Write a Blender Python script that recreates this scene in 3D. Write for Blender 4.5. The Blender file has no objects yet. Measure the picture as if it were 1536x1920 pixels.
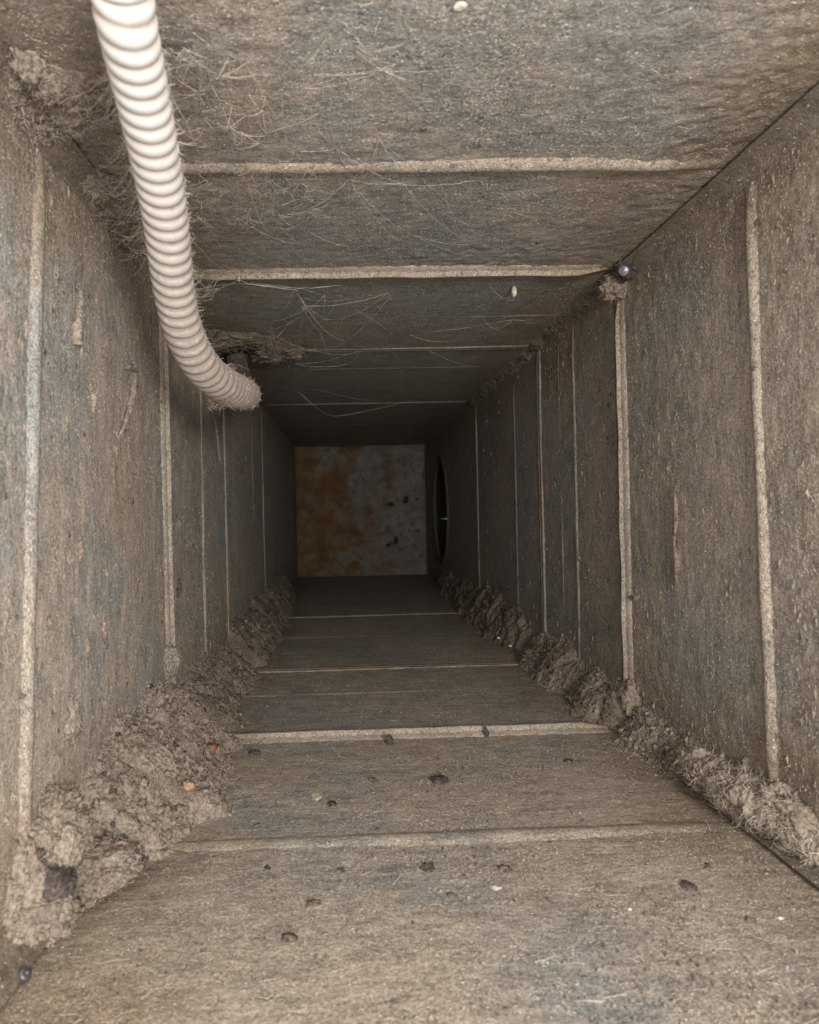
import bpy, math, random
import numpy as np
from mathutils import Vector, Matrix, noise

sc = bpy.context.scene
COL = sc.collection
PI = math.pi
R = random.Random(7)
RNG = np.random.default_rng(11)

# ------------------------------------------------------------------ camera
F_PX = 1387.0
YAW = math.radians(2.0)
ROLL = math.radians(1.3)
VPX = -119.0                                     # where straight down the duct falls, from the frame's middle
SHIFT_PX = -(VPX + F_PX * math.tan(YAW))
cam_d = bpy.data.cameras.new('camera')
cam_d.sensor_fit = 'VERTICAL'
cam_d.sensor_height = 36.0
cam_d.sensor_width = 36.0 * 1536 / 1920
cam_d.lens = F_PX / 1920 * 36.0
cam_d.shift_x = SHIFT_PX / 1920
cam_d.clip_start = 0.01
cam_d.dof.use_dof = True
cam_d.dof.focus_distance = 0.66
cam_d.dof.aperture_fstop = 15.0
cam = bpy.data.objects.new('camera', cam_d)
COL.objects.link(cam)
cam.matrix_world = (Matrix.Rotation(-YAW, 4, 'Z') @ Matrix.Rotation(PI / 2, 4, 'X') @ Matrix.Rotation(-ROLL, 4, 'Z'))
sc.camera = cam

# ------------------------------------------------------------------ light
world = bpy.data.worlds.new('room')
sc.world = world
world.use_nodes = True
world.node_tree.nodes['Background'].inputs[0].default_value = (1.0, 0.985, 0.955, 1)
world.node_tree.nodes['Background'].inputs[1].default_value = 4.15


def area(name, loc, target, size, power, color):
    d = bpy.data.lights.new(name, 'AREA')
    d.shape = 'SQUARE'
    d.size = size
    d.energy = power
    d.color = color
    o = bpy.data.objects.new(name, d)
    COL.objects.link(o)
    o.location = loc
    o.rotation_euler = (Vector(target) - Vector(loc)).to_track_quat('-Z', 'Y').to_euler()
    return o


area('room_light', (0.17, -0.38, 0.06), (0.04, 0.8, 0.0), 0.12, 8.2, (1.0, 0.975, 0.935))

sc.view_settings.view_transform = 'Standard'
sc.view_settings.look = 'None'
sc.view_settings.gamma = 1.0
sc.view_settings.use_curve_mapping = False
sc.view_settings.exposure = 0.0

# ------------------------------------------------------------------ the duct in metres
X0, X1, Z0, Z1 = -0.155, 0.245, -0.195, 0.205
YN, YF = 0.06, 2.20

MW = cam.matrix_world.to_3x3()


def ray(px, py):
    return (MW @ Vector(((px - 768 + SHIFT_PX) / F_PX, (960 - py) / F_PX, -1.0))).normalized()


def P(px, py, y):                                # the point seen at a photo pixel, at depth y down the duct
    d = ray(px, py)
    return d * (y / d.y)


def on(px, py, wall, lift=0.0):                  # the point seen at a photo pixel on one of the four walls
    d = ray(px, py)
    if wall == 'floor':
        return d * ((Z0 + lift) / d.z)
    if wall == 'ceiling':
        return d * ((Z1 - lift) / d.z)
    if wall == 'left':
        return d * ((X0 + lift) / d.x)
    return d * ((X1 - lift) / d.x)


# ------------------------------------------------------------------ helpers
def link(o, parent=None):
    COL.objects.link(o)
    if parent is not None:
        o.parent = parent
    return o


def mesh(name, verts, faces, mat, parent=None, smooth=True, loc=None):
    me = bpy.data.meshes.new(name)
    if loc is not None:
        L = Vector(loc)
        verts = [Vector(v) - L for v in verts]
    me.from_pydata([tuple(v) for v in verts], [], [tuple(f) for f in faces])
    me.update()
    if smooth:
        me.shade_smooth()
    me.materials.append(mat)
    o = bpy.data.objects.new(name, me)
    if loc is not None:
        o.location = loc
    link(o, parent)
    if parent is not None:
        o.matrix_parent_inverse = Matrix.Translation(-wloc(parent))
    return o


def wloc(o):
    return Vector(o.location)


def empty(name, loc=(0, 0, 0)):
    o = bpy.data.objects.new(name, None)
    o.empty_display_size = 0.01
    o.location = loc
    return link(o)


def tag(o, label=None, cat=None, group=None, kind=None):
    if label:
        o['label'] = label
    if cat:
        o['category'] = cat
    if group:
        o['group'] = group
    if kind:
        o['kind'] = kind
    return o


def nz(p, s, seed=0.0):
    return noise.noise(Vector((p[0] * s + seed, p[1] * s - seed * 0.7, p[2] * s + seed * 1.3)))


def fbm(p, s, octaves=3, seed=0.0):
    a, t = 1.0, 0.0
    for k in range(octaves):
        t += a * nz(p, s, seed + 17.3 * k)
        s *= 2.1
        a *= 0.55
    return t


# ------------------------------------------------------------------ materials
class NT:
    def __init__(self, name):
        self.m = bpy.data.materials.new(name)
        self.m.use_nodes = True
        self.t = self.m.node_tree
        self.b = self.t.nodes['Principled BSDF']
        self.co = self.t.nodes.new('ShaderNodeTexCoord').outputs['Object']

    def n(self, typ, **kw):
        o = self.t.nodes.new(typ)
        for k, v in kw.items():
            if k in o.inputs and not hasattr(o, k):
                self.set(o.inputs[k], v)
            elif hasattr(o, k):
                setattr(o, k, v)
            else:
                self.set(o.inputs[k.replace('_', ' ')], v)
        return o

    def set(self, sock, v):
        if hasattr(v, 'is_linked'):
            self.t.links.new(v, sock)
        elif isinstance(v, (tuple, list)) and len(v) == 3 and sock.type == 'RGBA':
            sock.default_value = (*v, 1)
        else:
            sock.default_value = v

    def noise(self, scale, detail=4, rough=0.6, stretch=None, off=0.0):
        co = self.co
        mp = self.t.nodes.new('ShaderNodeMapping')
        self.set(mp.inputs['Vector'], co)
        mp.inputs['Location'].default_value = (off, off * 0.7, -off)
        if stretch:
            mp.inputs['Scale'].default_value = stretch
        o = self.t.nodes.new('ShaderNodeTexNoise')
        self.set(o.inputs['Vector'], mp.outputs[0])
        o.inputs['Scale'].default_value = scale
        o.inputs['Detail'].default_value = detail
        o.inputs['Roughness'].default_value = rough
        return o.outputs['Fac']

    def ramp(self, fac, a, b, ca=0.0, cb=1.0):
        o = self.t.nodes.new('ShaderNodeMapRange')
        o.interpolation_type = 'SMOOTHSTEP'
        self.set(o.inputs[0], fac)
        o.inputs[1].default_value = a
        o.inputs[2].default_value = b
        o.inputs[3].default_value = ca
        o.inputs[4].default_value = cb
        return o.outputs[0]

    def mix(self, fac, a, b, mode='MIX'):
        o = self.t.nodes.new('ShaderNodeMix')
        o.data_type = 'RGBA'
        o.blend_type = mode
        self.set(o.inputs[0], fac)
        self.set(o.inputs[6], a)
        self.set(o.inputs[7], b)
        return o.outputs[2]

    def math(self, op, a, b=0.0):
        o = self.t.nodes.new('ShaderNodeMath')
        o.operation = op
        self.set(o.inputs[0], a)
        self.set(o.inputs[1], b)
        return o.outputs[0]

    def voro(self, scale, off=0.0):
        mp = self.t.nodes.new('ShaderNodeMapping')
        self.set(mp.inputs['Vector'], self.co)
        mp.inputs['Location'].default_value = (off, off, off)
        o = self.t.nodes.new('ShaderNodeTexVoronoi')
        self.set(o.inputs['Vector'], mp.outputs[0])
        o.inputs['Scale'].default_value = scale
        return o

    def bump(self, height, dist, strength=1.0, prev=None):
        o = self.t.nodes.new('ShaderNodeBump')
        self.set(o.inputs['Height'], height)
        o.inputs['Distance'].default_value = dist
        o.inputs['Strength'].default_value = strength
        if prev is not None:
            self.set(o.inputs['Normal'], prev)
        return o.outputs[0]

    def done(self, color, rough=0.9, normal=None, metal=0.0, spec=0.25):
        self.set(self.b.inputs['Base Color'], color)
        self.set(self.b.inputs['Roughness'], rough)
        self.b.inputs['Metallic'].default_value = metal
        self.b.inputs['Specular IOR Level'].default_value = spec
        if normal is not None:
            self.set(self.b.inputs['Normal'], normal)
        return self.m


def dusty(name, stretch, dust=(0.365, 0.305, 0.247), metal=(0.292, 0.284, 0.264), cover=0.0, off=0.0):
    n = NT(name)
    big = n.noise(5.5, 5, 0.6, off=off)
    mid = n.noise(38, 5, 0.65, off=off + 3)
    fine = n.noise(420, 4, 0.7, off=off)
    streak = n.noise(230, 3, 0.6, stretch=stretch, off=off)
    f = n.math('ADD', n.math('MULTIPLY', big, 0.72), n.math('MULTIPLY', mid, 0.28))
    f = n.ramp(f, 0.40 - cover, 0.60 - cover)
    c = n.mix(f, metal, dust)
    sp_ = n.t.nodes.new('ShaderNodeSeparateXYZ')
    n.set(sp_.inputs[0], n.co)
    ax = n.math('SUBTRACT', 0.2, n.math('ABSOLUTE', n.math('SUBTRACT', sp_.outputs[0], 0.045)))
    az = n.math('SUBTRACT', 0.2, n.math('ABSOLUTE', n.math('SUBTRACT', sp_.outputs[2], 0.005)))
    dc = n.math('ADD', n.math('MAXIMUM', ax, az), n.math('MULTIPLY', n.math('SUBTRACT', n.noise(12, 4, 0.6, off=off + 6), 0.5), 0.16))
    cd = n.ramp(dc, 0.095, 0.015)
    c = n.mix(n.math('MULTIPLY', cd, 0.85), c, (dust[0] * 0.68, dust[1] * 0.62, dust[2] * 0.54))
    warm = n.ramp(n.noise(9, 3, 0.5, off=off + 9), 0.52, 0.75)
    c = n.mix(n.math('MULTIPLY', warm, 0.45), c, (dust[0] * 1.0, dust[1] * 0.86, dust[2] * 0.70))
    grain = n.noise(1100, 3, 0.6, off=off + 4)
    tone = n.math('ADD', n.ramp(fine, 0.28, 0.72, 0.55, 1.05), n.ramp(streak, 0.3, 0.7, -0.13, 0.13))
    tone = n.math('ADD', tone, n.ramp(grain, 0.3, 0.7, -0.30, 0.34))
    tone = n.math('ADD', tone, n.ramp(mid, 0.3, 0.7, -0.10, 0.10))
    grey = n.t.nodes.new('ShaderNodeCombineColor')
    for k in range(3):
        n.set(grey.inputs[k], tone)
    c = n.mix(1.0, c, grey.outputs[0], 'MULTIPLY')
    v = n.voro(300, off)
    speck = n.math('MULTIPLY', n.ramp(v.outputs['Distance'], 0.24, 0.12), n.ramp(n.noise(90, 2, 0.5, off=off + 5), 0.42, 0.60))
    c = n.mix(n.math('MULTIPLY', speck, 0.9), c, (0.70, 0.63, 0.54))
    v3 = n.voro(520, off + 1)
    pit2 = n.math('MULTIPLY', n.ramp(v3.outputs['Distance'], 0.26, 0.14), n.ramp(n.noise(70, 2, 0.5, off=off + 6), 0.45, 0.60))
    c = n.mix(n.math('MULTIPLY', pit2, 0.75), c, (0.12, 0.10, 0.082))
    v2 = n.voro(120, off + 2)
    pit = n.math('MULTIPLY', n.ramp(v2.outputs['Distance'], 0.16, 0.08), n.ramp(n.noise(60, 2, 0.5, off=off + 7), 0.58, 0.68))
    c = n.mix(n.math('MULTIPLY', pit, 0.5), c, (0.07, 0.058, 0.047))
    h = n.math('ADD', n.math('MULTIPLY', fine, 0.8), n.math('MULTIPLY', streak, 0.5))
    h = n.math('ADD', h, n.math('MULTIPLY', speck, 0.5))
    h = n.math('ADD', h, n.math('MULTIPLY', grain, 0.35))
    nb = n.bump(h, 0.0012, 0.9)
    nb = n.bump(mid, 0.003, 0.45, nb)
    r = n.ramp(f, 0, 1, 0.68, 0.95)
    return n.done(c, r, nb, 0.0, 0.3)


M = {}
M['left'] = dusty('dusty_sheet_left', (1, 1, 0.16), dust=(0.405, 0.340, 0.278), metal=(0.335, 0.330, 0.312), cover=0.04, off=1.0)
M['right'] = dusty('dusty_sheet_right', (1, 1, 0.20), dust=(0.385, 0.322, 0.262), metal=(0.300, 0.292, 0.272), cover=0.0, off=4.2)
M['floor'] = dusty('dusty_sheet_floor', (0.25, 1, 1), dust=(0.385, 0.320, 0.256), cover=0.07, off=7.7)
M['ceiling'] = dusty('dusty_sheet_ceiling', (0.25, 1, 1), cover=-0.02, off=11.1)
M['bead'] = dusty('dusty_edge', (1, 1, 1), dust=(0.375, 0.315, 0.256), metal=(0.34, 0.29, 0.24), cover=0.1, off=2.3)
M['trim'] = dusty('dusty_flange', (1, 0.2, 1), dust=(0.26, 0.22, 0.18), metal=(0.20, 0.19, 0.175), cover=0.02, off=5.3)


def lint_mat(name, a, b, off=0.0):
    n = NT(name)
    f = n.ramp(n.noise(45, 4, 0.65, off=off), 0.32, 0.66)
    c = n.mix(f, a, b)
    fine = n.noise(500, 4, 0.7, off=off)
    g = n.t.nodes.new('ShaderNodeCombineColor')
    tone = n.ramp(fine, 0.28, 0.72, 0.40, 1.15)
    for k in range(3):
        n.set(g.inputs[k], tone)
    c = n.mix(1.0, c, g.outputs[0], 'MULTIPLY')
    hole = n.ramp(n.noise(150, 4, 0.65, off=off + 4), 0.60, 0.70)  # scattered dark blotches painted as the shade of small cavities
    c = n.mix(n.math('MULTIPLY', hole, 0.75), c, tuple(x * 0.28 for x in a))
    rosy = n.ramp(n.noise(60, 3, 0.6, off=off + 8), 0.58, 0.72)
    c = n.mix(n.math('MULTIPLY', rosy, 0.35), c, (b[0] * 1.0, b[1] * 0.82, b[2] * 0.80))
    nb = n.bump(fine, 0.0016, 0.9)
    nb = n.bump(n.noise(140, 3, 0.6, off=off), 0.003, 0.8, nb)
    return n.done(c, 1.0, nb, 0, 0.05)


M['lint'] = lint_mat('lint', (0.245, 0.192, 0.150), (0.36, 0.295, 0.238))
M['lint_brown'] = lint_mat('lint_brown', (0.19, 0.147, 0.112), (0.30, 0.243, 0.192), 3)
M['lint_dark'] = lint_mat('lint_dark', (0.075, 0.06, 0.055), (0.15, 0.12, 0.11), 6)
M['lint_pale'] = lint_mat('lint_pale', (0.31, 0.252, 0.20), (0.43, 0.358, 0.29), 9)


def plain(name, col, rough=0.7, spec=0.3, metal=0.0, var=0.35, scale=260):
    n = NT(name)
    f = n.ramp(n.noise(scale, 3, 0.6), 0.3, 0.7)
    c = n.mix(f, tuple(x * (1 - var) for x in col), tuple(min(1, x * (1 + var)) for x in col))
    return n.done(c, rough, None, metal, spec)


M['fibre'] = plain('dust_fibre', (0.44, 0.38, 0.315), 1.0, 0.05, 0, 0.3, 60)
M['fibre_dark'] = plain('dark_fibre', (0.22, 0.18, 0.145), 1.0, 0.05, 0, 0.4, 60)
M['thread'] = plain('web_thread', (0.48, 0.42, 0.35), 0.9, 0.1, 0, 0.25, 80)
M['crumb_dark'] = lint_mat('dark_crumb', (0.060, 0.049, 0.040), (0.27, 0.22, 0.175), 2.0)
M['crumb_green'] = lint_mat('green_black_crumb', (0.060, 0.060, 0.050), (0.25, 0.21, 0.17), 3.0)
M['husk_red'] = plain('red_brown_husk', (0.16, 0.07, 0.04), 0.5, 0.4, 0, 0.4)
M['husk_orange'] = plain('orange_husk', (0.31, 0.20, 0.12), 0.6, 0.3, 0, 0.3)
M['flake'] = plain('pale_flake', (0.50, 0.43, 0.35), 0.9, 0.1, 0, 0.25)
M['chip_white'] = plain('white_chip', (0.72, 0.67, 0.60), 0.7, 0.2, 0, 0.15)
M['screw'] = plain('screw_metal', (0.62, 0.60, 0.64), 0.28, 0.5, 0.9, 0.2)
M['screw_dark'] = plain('dark_screw_metal', (0.10, 0.09, 0.10), 0.4, 0.5, 0.4, 0.4)
M['rim'] = plain('dark_collar', (0.10, 0.088, 0.075), 0.9, 0.1)
M['dark'] = plain('dark_duct_inside', (0.05, 0.045, 0.04), 0.9, 0.1)
M['flake_hollow_dark'] = plain('dark_flake', (0.045, 0.036, 0.03), 0.9, 0.1)  # real flakes, plus the painted dark of the ceiling hole and drift crevice

# white corrugated conduit, dust thickens towards its deep end
n = NT('conduit_white')
sep = n.t.nodes.new('ShaderNodeSeparateXYZ')
n.set(sep.inputs[0], n.co)
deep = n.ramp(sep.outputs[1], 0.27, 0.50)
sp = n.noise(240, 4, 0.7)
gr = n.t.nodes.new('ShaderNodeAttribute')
gr.attribute_name = 'groove_shade'
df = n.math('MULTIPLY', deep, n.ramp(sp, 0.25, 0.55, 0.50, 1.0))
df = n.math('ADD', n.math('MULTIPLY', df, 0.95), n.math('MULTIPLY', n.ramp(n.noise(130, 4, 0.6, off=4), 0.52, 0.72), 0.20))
df = n.math('ADD', df, n.math('MULTIPLY', gr.outputs['Fac'], 0.58))  # shade between the ribs painted in as a darker groove tint
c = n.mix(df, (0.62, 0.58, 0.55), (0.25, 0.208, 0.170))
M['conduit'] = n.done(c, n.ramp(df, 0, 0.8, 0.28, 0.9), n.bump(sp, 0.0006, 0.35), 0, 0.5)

# rusted end plate
n = NT('rusted_plate')
sep = n.t.nodes.new('ShaderNodeSeparateXYZ')
n.set(sep.inputs[0], n.co)
gx = n.math('ADD', n.math('MULTIPLY', sep.outputs[0], 1.5), n.math('MULTIPLY', n.noise(11, 5, 0.6), 1.3))
gx = n.math('ADD', gx, n.math('MULTIPLY', n.noise(4, 3, 0.6, off=2), 0.5))
f = n.ramp(gx, 0.78, 1.12)
rust = n.mix(n.ramp(n.noise(22, 5, 0.7), 0.35, 0.65), (0.115, 0.055, 0.022), (0.185, 0.118, 0.064))
grey = n.mix(n.ramp(n.noise(30, 5, 0.7, off=5), 0.35, 0.65), (0.135, 0.112, 0.095), (0.20, 0.182, 0.164))
c = n.mix(f, rust, grey)
blk = n.math('MULTIPLY', n.ramp(n.noise(55, 3, 0.6, off=8), 0.60, 0.68), f)
c = n.mix(n.math('MULTIPLY', blk, 0.7), c, (0.03, 0.026, 0.024))
M['rust'] = n.done(c, 0.8, n.bump(n.noise(90, 4, 0.6), 0.002, 0.5), 0, 0.3)


# ------------------------------------------------------------------ wall frames: (a across, y along, h into the duct)
def f_floor(a, y, h): return (a, y, Z0 + h)
def f_ceil(a, y, h): return (a, y, Z1 - h)
def f_left(a, y, h): return (X0 + h, y, a)
def f_right(a, y, h): return (X1 - h, y, a)


FR = {'floor': (f_floor, X0, X1, False), 'ceiling': (f_ceil, X0, X1, True),
      'left': (f_left, Z0, Z1, True), 'right': (f_right, Z0, Z1, False)}


def grid(nu, nv, flip):
    fs = []
    for i in range(nu - 1):
        for j in range(nv - 1):
            a = i * nv + j
            q = (a, a + nv, a + nv + 1, a + 1)
            fs.append(q[::-1] if flip else q)
    return fs


def backing(side, name, hole=None):              # the sheet itself, 4 mm thick behind the liners
    fr, a0, a1, flip = FR[side]
    vs, fs = [], []
    T = -0.004
    if hole is None:
        for h in (0.0, T):
            vs += [fr(a0, YN, h), fr(a1, YN, h), fr(a1, YF, h), fr(a0, YF, h)]
        fs = [(0, 1, 2, 3), (7, 6, 5, 4), (0, 4, 5, 1), (1, 5, 6, 2), (2, 6, 7, 3), (3, 7, 4, 0)]
    else:
        vs, fs = holed(fr, a0, a1, YN, YF, hole, (0.0, T))
    o = mesh(name, vs, fs, M[side], None, smooth=False)
    tag(o, kind='structure')
    return o


def holed(fr, a0, a1, y0, y1, hole, hs):         # a rectangle with a round hole
    hy, ha, hr = hole
    N = 64
    vs, fs = [], []
    for h in hs:
        for ring in range(2):
            for k in range(N):
                t = 2 * PI * k / N
                c, s = math.cos(t), math.sin(t)
                if ring == 0:
                    vs.append(fr(ha + hr * s, hy + hr * c, h))
                else:
                    ky = ((y1 - hy) if c > 0 else (hy - y0)) / max(abs(c), 1e-6)
                    ka = ((a1 - ha) if s > 0 else (ha - a0)) / max(abs(s), 1e-6)
                    kk = min(ky, ka)
                    vs.append(fr(ha + kk * s, hy + kk * c, h))
        # snap the ray nearest to each corner on to the corner
        base = len(vs) - N
        for cy in (y0, y1):
            for ca in (a0, a1):
                tgt = Vector(fr(ca, cy, h))
                b = min(range(N), key=lambda k: (Vector(vs[base + k]) - tgt).length)
                vs[base + b] = tuple(tgt)
    for li in range(len(hs)):
        o = li * 2 * N
        for k in range(N):
            k2 = (k + 1) % N
            fs.append((o + k, o + k2, o + N + k2, o + N + k))
    if len(hs) == 2:
        for k in range(N):
            k2 = (k + 1) % N
            fs.append((k, k2, 2 * N + k2, 2 * N + k))
            fs.append((N + k, N + k2, 3 * N + k2, 3 * N + k))
    return vs, fs


def liner(side, parent, y0, y1, step, amp, lift=0.0012, hole=None, crust=0.0):
    fr, a0, a1, flip = FR[side]
    if hole:
        vs, fs = holed(fr, a0 + 0.001, a1 - 0.001, y0, y1, hole, (lift,))
    else:
        nu = int((a1 - a0) / step) + 2
        nv = int((y1 - y0) / step) + 2
        vs = []
        for a in np.linspace(a0 + 0.0005, a1 - 0.0005, nu):
            for y in np.linspace(y0 + 0.0008, y1 - 0.0008, nv):
                p = fr(a, y, 0)
                h = lift + 0.0012 * nz(p, 7.0, 3.1)
                if amp:
                    h += amp * (fbm(p, 95, 3, 2.0) * 0.7 + 0.5 * max(0.0, nz(p, 210, 7)))
                if crust:
                    m = max(0.0, nz(p, 11, 5.5) + 0.25)
                    h += crust * m * (0.6 + fbm(p, 190, 3, 9.0))
                vs.append(fr(a, y, max(h, 0.0004)))
        fs = grid(nu, nv, flip)
    return mesh('panel', vs, fs, M[side], parent)


def ridge(side, parent, name, y, profile, mat, wob=0.0006, a_in=0.0, tilt=0.0):
    fr, a0, a1, flip = FR[side]
    nu = 160
    vs = []
    for i, a in enumerate(np.linspace(a0 + a_in, a1 - a_in, nu)):
        w = tilt * a + wob * nz((a, y, 0), 14, 1.7) + wob * 0.35 * nz((a, y, 1), 90, 5.7)
        e = min(a - a0, a1 - a) - (0.012 + 0.006 * nz((y, side == 'left', 0), 30, 2))
        fade = max(0.0, min(1.0, e / 0.03)) ** 0.7
        for (dy, h) in profile:
            h = h * fade + 0.0011 * (1 - fade) * (h > 0.0009)
            p = fr(a, y + dy, h)
            vs.append(fr(a, y + dy + w, h * (1 + 0.12 * nz(p, 25, 3.0)) if h > 0.001 else h))
    return mesh(name, vs, grid(nu, len(profile), flip), mat, parent)


def bead_profile(w, h, base=0.0010):
    return [(-w / 2, base * 0.6), (-w * 0.36, base + h * 0.30), (-w * 0.2, base + h * 0.8), (0, base + h),
            (w * 0.2, base + h * 0.8), (w * 0.36, base + h * 0.30), (w / 2, base * 0.6)]


def lip_profile(h, w):
    return [(-w * 0.55, 0.0008), (-w * 0.50, 0.0026), (-w * 0.08, 0.0030), (0.0, h * 0.55), (w * 0.03, h * 0.9), (w * 0.10, h),
            (w * 0.20, h * 0.95), (w * 0.30, h * 0.5), (w * 0.34, 0.0026), (w * 0.9, 0.0022), (w * 1.0, 0.0006)]


HOLE = (1.885, 0.0, 0.128)
JOINTS = [0.637, 0.925, 1.385]
walls = {}
SPEC = {
    'floor':   dict(beads=[(0.437, 0.020, 0.0022), (0.795, 0.010, 0.0010), (1.03, 0.008, 0.0008), (1.16, 0.008, 0.0006)], j=[0.637, 0.915, 1.385]),
    'ceiling': dict(beads=[(0.436, 0.017, 0.0034), (0.777, 0.008, 0.0010), (1.05, 0.008, 0.0009), (1.72, 0.01, 0.0012)], j=[0.622, 0.925, 1.385]),
    'left':    dict(beads=[(0.3665, 0.015, 0.0034), (0.80, 0.009, 0.0020), (1.12, 0.006, 0.0006), (1.24, 0.006, 0.0006)], j=[0.637, 0.955, 1.385]),
    'right':   dict(beads=[(0.425, 0.013, 0.0034), (0.775, 0.008, 0.0016), (1.05, 0.008, 0.0016), (0.83, 0.004, 0.0005)], j=[0.637, 0.912, 1.36]),
}
for side, wname in (('floor', 'floor'), ('ceiling', 'ceiling'), ('left', 'wall_left'), ('right', 'wall_right')):
    w = backing(side, wname, HOLE if side == 'right' else None)
    walls[side] = w
    s = SPEC[side]
    j = s['j']
    liner(side, w, YN, j[0], 0.0026, 0.0007, crust=0.0014 if side == 'ceiling' else 0.0)
    liner(side, w, j[0], j[1], 0.004, 0.0006)
    liner(side, w, j[1], j[2], 0.006, 0.0005)
    liner(side, w, j[2], YF, 0.01, 0.0, hole=HOLE if side == 'right' else None)
    for (y, wd, h) in s['beads']:
        ridge(side, w, 'stiffening_bead', y, bead_profile(wd, h), M['bead'] if y < 0.5 and side in ('right', 'ceiling') else M[side], tilt={0.3665: 0.109, 0.425: 0.032}.get(y, 0.0))
    ridge(side, w, 'joint_strip', j[0], lip_profile(0.0075 if side in ('floor', 'ceiling') else 0.0062, 0.017), M['bead'], a_in=0.001)
    ridge(side, w, 'joint_strip', j[1], lip_profile(0.0030, 0.013), M[side], a_in=0.001)
    ridge(side, w, 'joint_strip', j[2], lip_profile(0.0018, 0.012), M[side], a_in=0.001)

# ------------------------------------------------------------------ end plate
YE = YF - 0.01
back = mesh('wall_back', [(X0 - .004, YF, Z0 - .004), (X1 + .004, YF, Z0 - .004), (X1 + .004, YF, Z1 + .004), (X0 - .004, YF, Z1 + .004),
                          (X0 - .004, YF + .004, Z0 - .004), (X1 + .004, YF + .004, Z0 - .004), (X1 + .004, YF + .004, Z1 + .004), (X0 - .004, YF + .004, Z1 + .004)],
            [(0, 1, 2, 3), (7, 6, 5, 4), (0, 4, 5, 1), (1, 5, 6, 2), (2, 6, 7, 3), (3, 7, 4, 0)], M['dark'], None, False)
tag(back, kind='structure')
vs, fs = [], []
NB = 40
for i in range(NB):
    for j in range(NB):
        x = X0 + 0.008 + (X1 - X0 - 0.016) * i / (NB - 1)
        z = Z0 + 0.006 + (Z1 - Z0 - 0.014) * j / (NB - 1)
        e = min(i, NB - 1 - i, j, NB - 1 - j)
        vs.append((x, YE - 0.002 * nz((x, 0, z), 9, 2) + (0.006 if e == 0 else 0.0), z))
fs = grid(NB, NB, False)
tag(mesh('rusted_panel', vs, fs, M['rust'], back), 'rusted orange and grey steel end panel')


def patch(center, u, v, ru, rv, mat, name, parent, thick=0.0012, jag=0.25, seed=0, N=14):
    c = Vector(center)
    u, v = Vector(u).normalized(), Vector(v).normalized()
    w = u.cross(v)
    vs, fs = [], []
    for k in range(N):
        t = 2 * PI * k / N
        r = 1 + 1.6 * jag * nz((math.cos(t), math.sin(t), seed), 1.6, seed)
        p = c + u * ru * r * math.cos(t) + v * rv * r * math.sin(t)
        vs.append(p)
    for k in range(N):
        vs.append(vs[k] + w * thick * 0.7 + (c - vs[k]) * 0.12)
    vs.append(c + w * thick)
    for k in range(N):
        k2 = (k + 1) % N
        fs.append((k, k2, N + k2, N + k))
        fs.append((N + k, N + k2, 2 * N))
    fs.append(tuple(range(N))[::-1])
    return mesh(name, vs, fs, mat, parent)


EX, EZ = (1, 0, 0), (0, 0, 1)
for k, (px, py, a, b, m) in enumerate([(630, 1055, 9, 11, 'lint_brown'), (742, 1014, 4, 8, 'flake_hollow_dark'), (729, 1022, 5, 4, 'flake_hollow_dark'), (761, 938, 5, 7, 'flake_hollow_dark'), (732, 946, 7, 4, 'flake_hollow_dark')]):
    c = P(px, py, YE - 0.0025)
    o = patch(c, EX, EZ, a * YE / F_PX, b * YE / F_PX, M[m], 'rust_spot' if k == 0 else 'dark_flake', back, 0.0015, 0.35, k)
    if k == 0:
        tag(o, 'pale oval rust spot')

# ------------------------------------------------------------------ round branch opening in the right wall
col = empty('branch_collar', (X1, HOLE[0], HOLE[1]))
tag(col, 'dark round branch collar opening in the right wall beside the rusted end panel', 'duct collar')


def ring_profile(prof, name, mat, parent, N=64):
    vs, fs = [], []
    for k in range(N):
        t = 2 * PI * k / N
        for (dx, r) in prof:
            vs.append((X1 + dx, HOLE[0] + r * math.cos(t), HOLE[1] + r * math.sin(t)))
    m = len(prof)
    for k in range(N):
        for j in range(m - 1):
            a, b = k * m + j, ((k + 1) % N) * m + j
            fs.append((a, b, b + 1, a + 1))
    return mesh(name, vs, fs, mat, parent)


r0 = HOLE[2]
ring_profile([(-0.0014, r0 + 0.012), (-0.004, r0 + 0.012), (-0.005, r0 + 0.004), (-0.007, r0 - 0.002), (-0.005, r0 - 0.005), (0.0, r0 - 0.005)], 'flange', M['rim'], col)
ring_profile([(0.0, r0 - 0.004), (0.20, r0 - 0.004), (0.20, 0.0005)], 'sleeve', M['dark'], col)
ring_profile([(0.055, r0 - 0.004), (0.054, r0 - 0.012), (0.060, r0 - 0.012), (0.061, r0 - 0.004)], 'inner_rib', M['rim'], col)
ty = HOLE[0] - r0 + 0.006
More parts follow.
